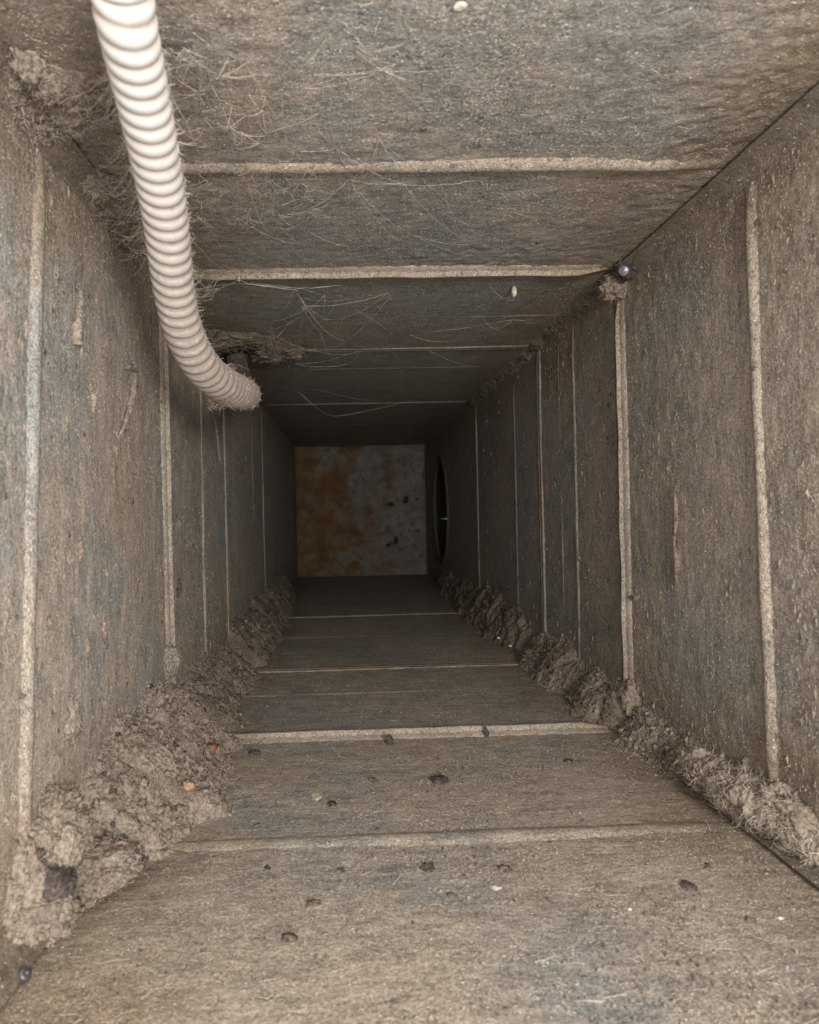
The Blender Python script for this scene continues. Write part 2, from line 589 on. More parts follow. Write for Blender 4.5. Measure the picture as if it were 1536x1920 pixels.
# little pale screw at the rim of the collar
def screw(name, base, normal, rad, length, mat, label, tip=True, group=None):
    nv = Vector(normal).normalized()
    u = nv.orthogonal().normalized()
    v = nv.cross(u)
    root = empty(name, base)
    tag(root, label, 'screw', group)
    N = 14
    prof = [(rad * 1.9, -0.001), (rad * 1.9, rad * 0.4), (rad * 1.5, rad * 0.9), (rad * 0.5, rad * 1.15), (0.0001, rad * 1.0)]
    vs, fs = [], []
    B = Vector(base)
    for k in range(N):
        t = 2 * PI * k / N
        for (r, h) in prof:
            vs.append(B + u * r * math.cos(t) + v * r * math.sin(t) + nv * h)
    m = len(prof)
    for k in range(N):
        for j in range(m - 1):
            a, b = k * m + j, ((k + 1) % N) * m + j
            fs.append((a, b, b + 1, a + 1))
    mesh('screw_head', vs, fs, mat, root)
    # shank with thread turns, driven through the sheet into view
    vs, fs = [], []
    S = 40
    for i in range(S + 1):
        h = rad * 0.8 + length * i / S
        taper = 1.0 if i < S * 0.6 else (1 - (i - S * 0.6) / (S * 0.4)) * 0.95 + 0.05
        r = rad * (0.75 + 0.22 * math.sin(i * 1.6)) * taper
        for k in range(10):
            t = 2 * PI * k / 10
            vs.append(B + u * r * math.cos(t) + v * r * math.sin(t) + nv * h)
    for i in range(S):
        for k in range(10):
            k2 = (k + 1) % 10
            fs.append((i * 10 + k, i * 10 + k2, i * 10 + 10 + k2, i * 10 + 10 + k))
    mesh('screw_shank', vs, fs, mat, root)
    return root


screw('screw', (X1 - 0.0066, HOLE[0] - r0 + 0.002, -0.02), (-1, 0.1, 0), 0.0016, 0.012, M['flake'], 'small pale screw on the near rim of the round branch opening')

# ------------------------------------------------------------------ corner flanges (near section only)
def corner_trim(name, cx, cz, sx, sz, y0, y1, size=0.012):
    prof = [(0.0006, size * 1.25), (0.0022, size * 1.28), (0.0030, size * 1.05), (size * 0.80, size * 0.42), (size * 1.12, 0.0056), (size * 1.16, 0.0046), (size * 1.13, 0.0038), (size * 0.75, size * 0.34), (size * 0.35, size * 0.7)]
    N = 90
    vs = []
    for i in range(N):
        y = y0 + (y1 - y0) * i / (N - 1)
        w = 0.0008 * nz((y, cx, cz), 12, 2) + 0.0004 * nz((y, cx, cz), 60, 2)
        for (a, b) in prof:
            vs.append((cx + sx * a + sx * w * (a > 0.004), y, cz + sz * b + sz * w * (b > 0.004)))
    o = mesh(name, vs, grid(N, len(prof), (sx * sz) > 0), M['trim'], None)
    tag(o, kind='structure')
    return o


corner_trim('trim_1', X0, Z1, 1, -1, YN, 0.636, 0.013)
corner_trim('trim_2', X1, Z1, -1, -1, YN, 0.636, 0.012)
corner_trim('trim_3', X0, Z0, 1, 1, YN, 0.636, 0.014)
corner_trim('trim_4', X1, Z0, -1, 1, YN, 0.636, 0.014)


# ------------------------------------------------------------------ fibres
def fibre_mesh(name, pts, nrm, lmin, lmax, width, mat, parent=None, lift=0.5, seg=3, curl=0.6, kind='stuff'):
    n_ = len(pts)
    pts = np.asarray(pts, float)
    nrm = np.asarray(nrm, float)
    rd = RNG.normal(size=(n_, 3))
    rd -= (rd * nrm).sum(1, keepdims=True) * nrm
    rd /= np.linalg.norm(rd, axis=1, keepdims=True) + 1e-9
    L = RNG.uniform(lmin, lmax, (n_, 1))
    d = rd + nrm * RNG.uniform(0.05, lift, (n_, 1))
    d /= np.linalg.norm(d, axis=1, keepdims=True)
    side = RNG.normal(size=(n_, 3))
    side -= (side * d).sum(1, keepdims=True) * d
    side /= np.linalg.norm(side, axis=1, keepdims=True) + 1e-9
    V = np.zeros((n_, (seg + 1) * 2, 3))
    p = pts.copy()
    wv = width * RNG.uniform(0.6, 1.3, (n_, 1))
    for k in range(seg + 1):
        t = 1.0 - 0.55 * k / seg
        V[:, 2 * k] = p - side * wv * t * 0.5
        V[:, 2 * k + 1] = p + side * wv * t * 0.5
        d = d + RNG.normal(size=(n_, 3)) * curl * 0.5 - nrm * 0.28 * (k >= 1) * lift
        d /= np.linalg.norm(d, axis=1, keepdims=True)
        p = p + d * L / seg
    nv = (seg + 1) * 2
    base = (np.arange(n_) * nv)[:, None, None]
    q = np.array([[2 * k, 2 * k + 1, 2 * k + 3, 2 * k + 2] for k in range(seg)])[None]
    faces = (base + q).reshape(-1, 4)
    me = bpy.data.meshes.new(name)
    nvt, nf = n_ * nv, len(faces)
    me.vertices.add(nvt)
    me.vertices.foreach_set('co', V.reshape(-1).astype(np.float32))
    me.loops.add(nf * 4)
    me.loops.foreach_set('vertex_index', faces.reshape(-1).astype(np.int32))
    me.polygons.add(nf)
    me.polygons.foreach_set('loop_start', (np.arange(nf) * 4).astype(np.int32))
    me.update(calc_edges=True)
    me.materials.append(mat)
    o = bpy.data.objects.new(name, me)
    link(o, parent)
    if parent is not None:
        o.matrix_parent_inverse = Matrix.Translation(-wloc(parent))
    if kind:
        o['kind'] = kind
    return o


def wall_fibres(side, count, y0, y1, lmin, lmax, width, mat, lift=0.35, name='dust_fibre', dens=None):
    fr, a0, a1, flip = FR[side]
    nrm = Vector(fr(0, 0, 1)) - Vector(fr(0, 0, 0))
    pts = []
    while len(pts) < count:
        u = RNG.random()
        y = 1.0 / ((1 - u) / y0 + u / y1)
        a = a0 + (a1 - a0) * RNG.random()
        p = fr(a, y, 0.0018)
        g = 0.5 + 0.9 * nz(p, 16, 4) + 0.5 * nz(p, 55, 2)
        if RNG.random() < g:
            pts.append(p)
    return fibre_mesh(name, pts, np.tile(np.array(nrm), (len(pts), 1)), lmin, lmax, width, mat, walls[side], lift, 2, 0.35)


for side, cnt in (('left', 30000), ('right', 32000), ('floor', 34000), ('ceiling', 32000)):
    wall_fibres(side, cnt, 0.24, 1.35, 0.0005, 0.0017, 0.00022, M['fibre'], 0.6)
    wall_fibres(side, cnt // 3, 0.24, 1.35, 0.0006, 0.0020, 0.00022, M['fibre_dark'], 0.6)


def grit(side, count, y0, y1, smin, smax, mat, name, tall=1.0):
    fr, a0, a1, flip = FR[side]
    V, Fc = [], []
    while len(V) < count * 6:
        u = RNG.random()
        y = 1.0 / ((1 - u) / y0 + u / y1)
        a = a0 + (a1 - a0) * RNG.random()
        p = Vector(fr(a, y, 0.0014))
        if RNG.random() > 0.35 + 0.9 * nz(p, 14, 6) + 0.4 * nz(p, 40, 1):
            continue
        r = smin + (smax - smin) * RNG.random() ** 2.5
        o = len(V)
        for d in ((1, 0, 0), (-1, 0, 0), (0, 1, 0), (0, -1, 0), (0, 0, 1), (0, 0, -1)):
            q = Vector(d) * r + Vector(RNG.normal(size=3) * r * 0.35)
            q.z *= tall
            V.append(p + q)
        Fc += [(o + i, o + j, o + k) for i, j, k in ((0, 2, 4), (2, 1, 4), (1, 3, 4), (3, 0, 4), (2, 0, 5), (1, 2, 5), (3, 1, 5), (0, 3, 5))]
    g = mesh(name, V, Fc, M[mat], walls[side], False)
    g['kind'] = 'stuff'


grit('floor', 5200, 0.24, 0.95, 0.0003, 0.0011, 'lint', 'dust_grit')
grit('floor', 1200, 0.24, 0.95, 0.0003, 0.0009, 'lint_dark', 'dark_grit')
grit('ceiling', 3200, 0.26, 0.7, 0.0003, 0.0009, 'lint', 'dust_grit')
grit('left', 2600, 0.26, 0.9, 0.0003, 0.0008, 'lint_pale', 'dust_grit')
grit('right', 2600, 0.30, 0.9, 0.0003, 0.0008, 'lint_pale', 'dust_grit')
grit('left', 1500, 0.3, 1.3, 0.0004, 0.0011, 'lint', 'dust_scale', 3.5)
grit('right', 1500, 0.34, 1.3, 0.0004, 0.0011, 'lint', 'dust_scale', 3.5)
grit('left', 200, 0.3, 1.1, 0.0003, 0.0009, 'lint_dark', 'dark_scale', 3.0)
grit('right', 260, 0.34, 1.1, 0.0003, 0.0009, 'lint_dark', 'dark_scale', 3.0)
wall_fibres('floor', 380, 0.26, 0.9, 0.004, 0.014, 0.00022, M['fibre_dark'], 0.15, 'hair')
wall_fibres('floor', 420, 0.26, 0.9, 0.003, 0.012, 0.00022, M['fibre'], 0.2, 'hair')
wall_fibres('ceiling', 500, 0.28, 0.8, 0.003, 0.010, 0.00018, M['fibre'], 0.3, 'hair')
wall_fibres('left', 420, 0.3, 0.8, 0.003, 0.010, 0.0002, M['fibre'], 0.3, 'hair')
wall_fibres('right', 420, 0.3, 0.8, 0.003, 0.010, 0.0002, M['fibre'], 0.3, 'hair')


# ------------------------------------------------------------------ lint: drifts along corners and loose clumps
def sample_fibres(o, count, lmin, lmax, width, mat, parent, lift=1.2, seg=4, curl=1.1):
    me = o.data
    nvt = len(me.vertices)
    co = np.zeros(nvt * 3)
    me.vertices.foreach_get('co', co)
    no = np.zeros(nvt * 3)
    me.vertices.foreach_get('normal', no)
    co, no = co.reshape(-1, 3), no.reshape(-1, 3)
    idx = RNG.integers(0, nvt, count)
    off = np.array(o.location)
    pts = co[idx] + off + RNG.normal(size=(count, 3)) * 0.0005
    return fibre_mesh('lint_fibre', pts, no[idx], lmin, lmax, width, mat, parent, lift, seg, curl)


def drift(label, cx, cz, sx, sz, y0, y1, fw, fh, mat='lint', fib=2500, step=0.0016, seed=0.0, na=30, bumpy=1.0, flen=0.008, cat='lint drift', name='lint_drift', fade=0.025):
    n_ = max(12, int((y1 - y0) / step))
    loc = Vector((cx, (y0 + y1) / 2, cz))
    vs = []
    for i in range(n_):
        y = y0 + (y1 - y0) * i / (n_ - 1)
        e = min(1.0, min(y - y0, y1 - y) / fade + 0.04)
        e = e ** 0.5
        w, h = fw(y) * e, fh(y) * e
        ew = 1 + 0.42 * nz((y, 0, seed), 26, seed) + 0.08 * nz((y, 1, seed), 90, seed)
        eh = 1 + 0.32 * nz((y, 2, seed), 22, seed + 3) + 0.10 * nz((y, 3, seed), 80, seed)
        for j in range(na):
            t = (j / (na - 1)) * PI / 2
            a = w * ew * (abs(math.cos(t)) ** 1.9)
            b = h * eh * (abs(math.sin(t)) ** 1.9)
            q = (a * sx, y, b * sz)
            m = math.sin(2 * t) ** 0.5 if 0 < j < na - 1 else 0.0
            q = (q[0] + 0.004 * nz(q, 130, 3), q[1] + 0.004 * nz(q, 130, 5), q[2])
            dsp = bumpy * (0.25 + 0.75 * m) * (0.05 + 0.12 * fbm(q, 55, 2, seed) + 0.15 * (0.5 - abs(nz(q, 120, seed + 4))) + 0.09 * nz(q, 300, seed + 8) + 0.06 * nz(q, 800, seed + 9))
            rr = math.hypot(w, h) * 0.55
            a = max(0.0003, a + dsp * rr * math.cos(t)) if j < na - 1 else 0.0003
            b = max(0.0003, b + dsp * rr * math.sin(t)) if j > 0 else 0.0003
            vs.append((cx + sx * a, y, cz + sz * b))
        vs.append((cx + sx * 0.0002, y, cz + sz * 0.0002))
    fs = grid(n_, na + 1, (sx * sz) < 0)
    root = empty(name, loc)
    tag(root, label, cat)
    body = mesh('lint_body', vs, fs, M[mat], root)
    if fib:
        sample_fibres(body, fib, flen * 0.4, flen, 0.00019, M['fibre' if mat != 'lint_dark' else 'fibre_dark'], root)
    return root


ICO = {}


def ico(sub):
    if sub not in ICO:
        import bmesh
        bm = bmesh.new()
        bmesh.ops.create_icosphere(bm, subdivisions=sub, radius=1.0)
        bm.verts.ensure_lookup_table()
        ICO[sub] = ([v.co.copy() for v in bm.verts], [[v.index for v in f.verts] for f in bm.faces])
        bm.free()
    return ICO[sub]


def clump(label, c, radii, mat='lint', fib=300, sub=5, amp=0.35, freq=1.6, seed=0.0, rot=(0, 0, 0), flen=0.007, name='lint_clump', cat='lint clump', parts=None, fmat=None):
    V, Fs = ico(sub)
    c = Vector(c)
    rm = Matrix.Rotation(rot[2], 3, 'Z') @ Matrix.Rotation(rot[1], 3, 'Y') @ Matrix.Rotation(rot[0], 3, 'X')
    vs = []
    for v in V:
        d = 1 + amp * 0.62 * fbm(v, freq * 0.8, 2, seed) + amp * 0.30 * nz(v, freq * 5, seed + 2) + amp * 0.2 * nz(v, freq * 11, seed + 3)
        p = Vector((v.x * radii[0], v.y * radii[1], v.z * radii[2])) * d
        vs.append(c + rm @ p)
    root = empty(name, c)
    tag(root, label, cat)
    b = mesh('lint_body', vs, Fs, M[mat], root)
    if fib:
        sample_fibres(b, fib, flen * 0.4, flen, 0.00019, M[fmat or ('fibre' if mat != 'lint_dark' else 'fibre_dark')], root)
    return root


def lerp(pts):
    ys = [p[0] for p in pts]
    vs = [p[1] for p in pts]
    return lambda y: float(np.interp(y, ys, vs))


# lower left corner
drift('broad lumpy grey-brown lint drift in the lower left corner before the first raised floor joint', X0, Z0, 1, 1, 0.40, 0.643,
      lerp([(0.40, 0.050), (0.45, 0.062), (0.55, 0.060), (0.66, 0.052)]), lerp([(0.40, 0.040), (0.48, 0.050), (0.56, 0.062), (0.66, 0.05)]), 'lint', 5200, 0.0015, 1.0, 44, 0.8, 0.008)
drift('lint drift along the left foot of the duct between the first and second floor joints', X0, Z0, 1, 1, 0.645, 0.92,
      lerp([(0.645, 0.052), (0.80, 0.045), (0.92, 0.042)]), lerp([(0.645, 0.05), (0.80, 0.042), (0.92, 0.045)]), 'lint_brown', 2600, 0.002, 2.0, 30, 1.0, 0.008)
drift('flaky layered lint drift in the far left foot of the duct near the rusted panel', X0, Z0, 1, 1, 0.93, 1.85,
      lerp([(0.93, 0.045), (1.3, 0.045), (1.85, 0.02)]), lerp([(0.93, 0.05), (1.3, 0.055), (1.85, 0.045)]), 'lint_brown', 2200, 0.0032, 3.0, 26, 1.1, 0.010)
drift('thin lint skirt on the left wall foot closest to the camera', X0, Z0, 1, 1, 0.325, 0.40,
      lerp([(0.325, 0.018), (0.39, 0.030)]), lerp([(0.325, 0.045), (0.39, 0.055)]), 'lint', 1500, 0.0016, 4.0, 30, 0.7, 0.006)
# lower right corner
drift('lint drift in the lower right corner between the first and second floor joints', X1, Z0, -1, 1, 0.625, 0.93,
      lerp([(0.625, 0.030), (0.75, 0.034), (0.93, 0.036)]), lerp([(0.625, 0.040), (0.75, 0.034), (0.93, 0.050)]), 'lint_brown', 3000, 0.002, 5.0, 30, 1.0, 0.008)
drift('dark lint drift in the far right foot of the duct below the round branch opening', X1, Z0, -1, 1, 0.935, 1.95,
      lerp([(0.935, 0.032), (1.3, 0.034), (1.95, 0.02)]), lerp([(0.935, 0.048), (1.2, 0.058), (1.95, 0.035)]), 'lint_brown', 2800, 0.0032, 6.0, 26, 1.3, 0.010, fade=0.12)
drift('low lint drift in the right corner between the fluffy roll and first floor joint', X1, Z0, -1, 1, 0.50, 0.63,
      lerp([(0.50, 0.020), (0.63, 0.024)]), lerp([(0.50, 0.022), (0.63, 0.030)]), 'lint_brown', 1400, 0.0016, 7.0, 28, 1.0, 0.007)
# upper right corner
drift('thin brown dust drift along the upper right corner from the shiny screw outwards', X1, Z1, -1, -1, 0.36, 0.63,
      lerp([(0.36, 0.006), (0.63, 0.008)]), lerp([(0.36, 0.013), (0.63, 0.013)]), 'lint_brown', 1400, 0.002, 8.0, 20, 1.0, 0.006)
drift('dark dust drift in the upper right corner beyond the shiny screw', X1, Z1, -1, -1, 0.645, 1.4,
      lerp([(0.645, 0.011), (1.4, 0.012)]), lerp([(0.645, 0.011), (1.4, 0.012)]), 'lint_brown', 900, 0.003, 9.0, 20, 1.0, 0.008)
# upper left corner, behind the conduit
drift('crumpled lint mass in the upper left corner on the outer side of the white conduit', X0, Z1, 1, -1, 0.325, 0.40,
      lerp([(0.30, 0.040), (0.34, 0.050), (0.36, 0.052), (0.40, 0.036)]), lerp([(0.30, 0.005), (0.335, 0.013), (0.36, 0.013), (0.40, 0.006)]), 'lint_brown', 3000, 0.0012, 10.0, 34, 1.0, 0.008)
drift('lint drift in the upper left corner tucked behind the middle of the white conduit', X0, Z1, 1, -1, 0.445, 0.62,
      lerp([(0.445, 0.034), (0.55, 0.034), (0.62, 0.02)]), lerp([(0.445, 0.018), (0.55, 0.016), (0.62, 0.02)]), 'lint_brown', 2200, 0.0016, 11.0, 30, 1.0, 0.008)

# fluffy roll on the lower right flange
rp = [on(1300, 1432, 'right', 0.009), on(1345, 1462, 'right', 0.011), on(1392, 1492, 'right', 0.012), on(1440, 1522, 'right', 0.011), on(1490, 1560, 'right', 0.009), on(1550, 1605, 'right', 0.007)]


def catmull(pts, per):
    out = []
    p = [pts[0] * 2 - pts[1]] + list(pts) + [pts[-1] * 2 - pts[-2]]
    for i in range(1, len(p) - 2):
        for k in range(per):
            t = k / per
            a, b, c_, d = p[i - 1], p[i], p[i + 1], p[i + 2]
            out.append(0.5 * ((2 * b) + (c_ - a) * t + (2 * a - 5 * b + 4 * c_ - d) * t * t + (3 * b - a - 3 * c_ + d) * t ** 3))
    out.append(pts[-1])
    return out


def tube(pts, rad, N=12, cap=True):
    vs, fs = [], []
    up = None
    n_ = len(pts)
    for i, p in enumerate(pts):
        t = (pts[min(i + 1, n_ - 1)] - pts[max(i - 1, 0)]).normalized()
        if up is None:
            up = t.orthogonal().normalized()
        up = (up - t * up.dot(t)).normalized()
        v = t.cross(up)
        for k in range(N):
            a = 2 * PI * k / N
            r = rad(i, a) if callable(rad) else rad
            vs.append(p + up * (r * math.cos(a)) + v * (r * math.sin(a)))
    for i in range(n_ - 1):
        for k in range(N):
            k2 = (k + 1) % N
            fs.append((i * N + k, i * N + k2, i * N + N + k2, i * N + N + k))
    if cap:
        vs.append(pts[0]); vs.append(pts[-1])
        a, b = len(vs) - 2, len(vs) - 1
        for k in range(N):
            k2 = (k + 1) % N
            fs.append((a, k2, k))
            fs.append((b, (n_ - 1) * N + k, (n_ - 1) * N + k2))
    return vs, fs


pp = catmull(rp, 34)
nr = len(pp)
rr = lerp([(0, 0.004), (5, 0.0105), (34, 0.0125), (80, 0.0125), (110, 0.009), (140, 0.008), (nr, 0.006)])
vs, fs = tube(pp, lambda i, a: rr(i) * (1 + 0.35 * fbm((math.cos(a) * 0.6, math.sin(a) * 0.6, i * 0.045), 2.2, 4, 3.0)), 40)
roll = empty('lint_roll', pp[60])
tag(roll, 'long fluffy roll of lint lying along the lower right corner flange', 'lint roll')
rb = mesh('lint_body', vs, fs, M['lint'], roll)
sample_fibres(rb, 3600, 0.003, 0.010, 0.00026, M['fibre'], roll, 1.3)
tuft = clump('pale round tuft of dust capping the far end of the fluffy lint roll', on(1312, 1425, 'right', 0.011), (0.0085, 0.008, 0.0085), 'lint_pale', 160, 4, 0.3, 1.6, 4.0)
clump('ragged lint tuft over the lower right flange below the near right bead', on(1455, 1500, 'right', 0.008), (0.009, 0.014, 0.009), 'lint', 500, 5, 0.6, 2.0, 9.0)
clump('ragged lint shred near the lower right frame edge', on(1505, 1545, 'right', 0.007), (0.008, 0.016, 0.007), 'lint', 500, 5, 0.6, 2.0, 19.0, (0.6, 0, 0.2))

# lower left mound with its hollow
clump('big crumbly lint mound on the lower left corner with an overhanging brow', P(98, 1570, 0.375), (0.017, 0.022, 0.021), 'lint', 900, 6, 0.45, 1.9, 21.0, (0.4, 0, 0))
clump('pale peaked lint tuft on the right shoulder of the lower left mound', P(125, 1585, 0.362), (0.007, 0.010, 0.010), 'lint_pale', 160, 5, 0.45, 1.9, 23.0)
clump('dark round lint ball sitting in the hollow of the lower left mound', P(103, 1663, 0.352), (0.0095, 0.010, 0.0095), 'lint_dark', 220, 5, 0.25, 2.2, 25.0)
clump('low lint heap beside the dark lint ball on the floor', P(190, 1625, 0.385), (0.020, 0.022, 0.010), 'lint', 700, 6, 0.4, 1.9, 27.0)
clump('small lint heap in front of the dark lint ball in the lower left corner', P(75, 1705, 0.345), (0.014, 0.012, 0.0075), 'lint', 400, 5, 0.5, 1.9, 29.0)
clump('fuzzy lint tuft clinging to the left wall above the lower left mound', P(135, 1352, 0.412), (0.0035, 0.010, 0.012), 'lint_pale', 360, 5, 0.6, 2.2, 33.0)
clump('lint tuft on the left wall at the foot of the first left joint strip', P(318, 1240, 0.628), (0.008, 0.010, 0.014), 'lint_pale', 300, 5, 0.55, 2.0, 35.0)
clump('pinkish lint knot on the wall side of the lower left drift', P(205, 1400, 0.485), (0.010, 0.018, 0.017), 'lint_pale', 500, 6, 0.5, 2.2, 37.0)
# around the hole in the ceiling at the conduit's end
clump('brown lint bunch hanging left of the ceiling hole behind the conduit', on(392, 640, 'ceiling', 0.004), (0.030, 0.050, 0.012), 'lint_brown', 1100, 6, 0.75, 2.6, 41.0)
clump('ragged brown lint shreds around the far side of the ceiling hole', on(455, 636, 'ceiling', 0.003), (0.030, 0.030, 0.009), 'lint_brown', 700, 5, 0.7, 2.0, 44.0)
clump('brown lint bunch hanging right of the ceiling hole behind the conduit', on(515, 655, 'ceiling', 0.004), (0.032, 0.045, 0.012), 'lint_brown', 1100, 6, 0.75, 2.6, 43.0)
# around the shiny screw
clump('dusty lint knot just below the shiny screw in the upper right corner', P(1160, 540, 0.632), (0.015, 0.014, 0.010), 'lint_brown', 420, 5, 0.55, 2.2, 45.0)
clump('dusty lint knot right of the shiny screw in the upper right corner', P(1216, 548, 0.598), (0.008, 0.012, 0.013), 'lint', 380, 5, 0.55, 2.2, 47.0)
clump('pale dust lump stuck to the right wall at the upper right frame edge', P(1533, 238, 0.382), (0.004, 0.006, 0.006), 'lint_pale', 60, 4, 0.3, 2.0, 49.0)
clump('dark felted dust crust behind the shiny screw in the upper right corner', (X1 - 0.006, 0.606, Z1 - 0.006), (0.010, 0.016, 0.010), 'lint_dark', 160, 5, 0.5, 2.2, 48.0)
clump('lint lump at the foot of the first right joint strip', P(1185, 1310, 0.628), (0.009, 0.013, 0.016), 'lint', 420, 5, 0.5, 2.0, 51.0)
clump('pale lint pebble on the lower right drift before the first floor joint', P(1136, 1302, 0.69), (0.007, 0.007, 0.006), 'lint_pale', 60, 4, 0.3, 1.8, 53.0)
clump('crumpled pale lint curl at the outer edge of the upper left lint mass', on(55, 128, 'ceiling', 0.006), (0.0065, 0.009, 0.006), 'lint', 160, 5, 0.6, 2.2, 55.0)
clump('lint clump bridging the flange in the upper left corner', on(88, 165, 'ceiling', 0.007), (0.008, 0.011, 0.006), 'lint', 300, 5, 0.55, 2.4, 57.0)
clump('fluffy lint clump on the upper left flange beside the conduit at the first ceiling bead', on(190, 352, 'ceiling', 0.006), (0.014, 0.016, 0.008), 'lint', 600, 6, 0.5, 2.2, 59.0)

# crumbly nodules on the skin of every drift, too many and too small to count
def nodules(root, count, rmin, rmax, mat, seed):
    body = [c for c in root.children if c.name.startswith('lint_body')][0]
    me = body.data
    off = Vector(body.location)
    V0, F0 = ico(2)
    r_ = random.Random(seed)
    V, Fc = [], []
    for k in range(count):
        vtx = me.vertices[r_.randrange(len(me.vertices))]
        p = vtx.co + off + vtx.normal * 0.0004
        r = rmin + (rmax - rmin) * r_.random() ** 2
        sx_, sy_, sz_ = r_.uniform(.6, 1.4), r_.uniform(.6, 1.4), r_.uniform(.6, 1.4)
        o = len(V)
        for v in V0:
            d = r * (1 + 0.95 * nz(v + Vector((k, 0, 0)), 2.3, seed))
            V.append((p.x + v.x * d * sx_, p.y + v.y * d * sy_, p.z + v.z * d * sz_))
        Fc += [tuple(i + o for i in f) for f in F0]
    g = mesh('lint_nodules', V, Fc, M[mat], root)
    g['kind'] = 'stuff'


drifts = [o for o in COL.objects if o.name.startswith('lint_drift')]
for k, d_ in enumerate(drifts):
    big = k == 0
    if d_.location.z > 0:
        continue
    nodules(d_, 500 if big else 150, 0.0006, 0.0026 if big else 0.0022, 'lint', 100 + k)
    nodules(d_, 90 if big else 30, 0.0006, 0.0020, 'lint_pale', 200 + k)
    nodules(d_, 50 if big else 16, 0.0006, 0.0020, 'lint_dark', 300 + k)

# ------------------------------------------------------------------ flexible conduit
cp = [P(205, -130, 0.235), P(222, -50, 0.252), P(237, 40, 0.268), P(258, 140, 0.292), P(277, 230, 0.316), P(295, 320, 0.343), P(310, 410, 0.372),
      P(319, 490, 0.398), P(330, 565, 0.424), P(350, 635, 0.450), P(382, 690, 0.478), P(420, 722, 0.512), P(450, 736, 0.560), P(462, 741, 0.63), P(459, 736, 0.72), P(452, 715, 0.83), P(446, 690, 0.895), P(445, 662, 0.925), P(447, 630, 0.945)]
raw = catmull([Vector(p) for p in cp], 40)
ls = [0.0]
for a, b in zip(raw, raw[1:]):
    ls.append(ls[-1] + (b - a).length)
PITCH, RAD = 0.0080, 0.0103
PER = 10
tot = ls[-1]
ns = int(tot / PITCH * PER)
ra = np.array([tuple(p) for p in raw])
ss = np.linspace(0, tot, ns)
pts = [Vector((np.interp(s, ls, ra[:, 0]), np.interp(s, ls, ra[:, 1]), np.interp(s, ls, ra[:, 2]))) for s in ss]
pts = [p for p in pts if p.z < Z1 + 0.001]


def crad(i, a):
    ph = (i / PER + a / (2 * PI)) % 1.0
    return RAD * float(np.interp(pts[i].y, (0.30, 0.42, 0.54, 0.63, 0.70), (1.0, 1.04, 1.15, 1.10, 0.96))) * (1.0 + 0.11 * math.sin(PI * ph) ** 0.8 - 0.035)


con = empty('flexible_conduit', pts[0])
tag(con, 'white ribbed flexible conduit hanging in from the top left and bending into the ceiling', 'conduit')
k1 = next(i for i, p in enumerate(pts) if p.y > 0.66)
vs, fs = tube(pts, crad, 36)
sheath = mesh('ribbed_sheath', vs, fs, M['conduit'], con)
gat = sheath.data.attributes.new('groove_shade', 'FLOAT', 'POINT')
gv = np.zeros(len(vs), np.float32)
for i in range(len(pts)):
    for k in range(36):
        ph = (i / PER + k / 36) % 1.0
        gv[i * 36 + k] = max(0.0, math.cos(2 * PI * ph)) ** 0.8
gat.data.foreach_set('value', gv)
# felt of dust on the deep end of the conduit
kc = [i for i, p in enumerate(pts) if 0.70 < p.y < 0.93]
seg = [pts[i] for i in kc[::4]]
vs, fs = tube(seg, lambda i, a: RAD * 1.12 * (1 + 0.18 * fbm((math.cos(a), math.sin(a), i * 0.12), 1.6, 3, 6)) + 0.0008, 26)
tag(mesh('dust_felt', vs, fs, M['lint_brown'], con), 'brown felt of dust on the deep end')
# beard of fibres below and beside the sheath
fp, fn = [], []
for i, p in enumerate(pts):
    if 0.28 < p.y < 0.62:
        t = (pts[min(i + 1, len(pts) - 1)] - pts[i - 1]).normalized()
        right = t.cross(Vector((0, 0, 1))).normalized()
        for q in range(4):
            s_ = 1 if R.random() < 0.6 else -1
            d = (right * s_ + Vector((0, 0, R.uniform(-0.2, 0.9))) * 0.8).normalized()
            fp.append(tuple(p + d * RAD * 1.06)); fn.append(tuple(d))
        if p.y > 0.50:
            for q in range(6):
                d = Vector((R.uniform(-1, 1), R.uniform(-1, 0.2), R.uniform(-1, 1))).normalized()
                fp.append(tuple(p + d * RAD * 1.17)); fn.append(tuple(d))
fibre_mesh('dust_beard', fp, fn, 0.0015, 0.0055, 0.00026, M['fibre'], con, 0.9, 3, 0.9)
fp, fn = [], []
for q in range(170):
    p = P(R.uniform(390, 440), R.uniform(745, 765), 0.50 + R.uniform(-0.006, 0.006))
    fp.append(tuple(p)); fn.append((R.uniform(-.4, .4), -0.3, -1))
fn = [tuple(Vector(v).normalized()) for v in fn]
fibre_mesh('dust_tassel', fp, fn, 0.002, 0.009, 0.00024, M['fibre_dark'], con, 1.2, 4, 1.0)
clump('brown dust knob bulging above the conduit where it meets the ceiling hole', P(438, 700, 0.86), (0.017, 0.02, 0.010), 'lint_brown', 220, 5, 0.35, 1.6, 61.0)
tag(patch(P(457, 667, 0.928) + Vector((0, 0, 0)), (1, 0, 0), (0, -1, 0), 0.023, 0.022, M['flake_hollow_dark'], 'ceiling_hole', walls['ceiling'], 0.001, 0.5, 3), 'dark ragged hole in the ceiling')

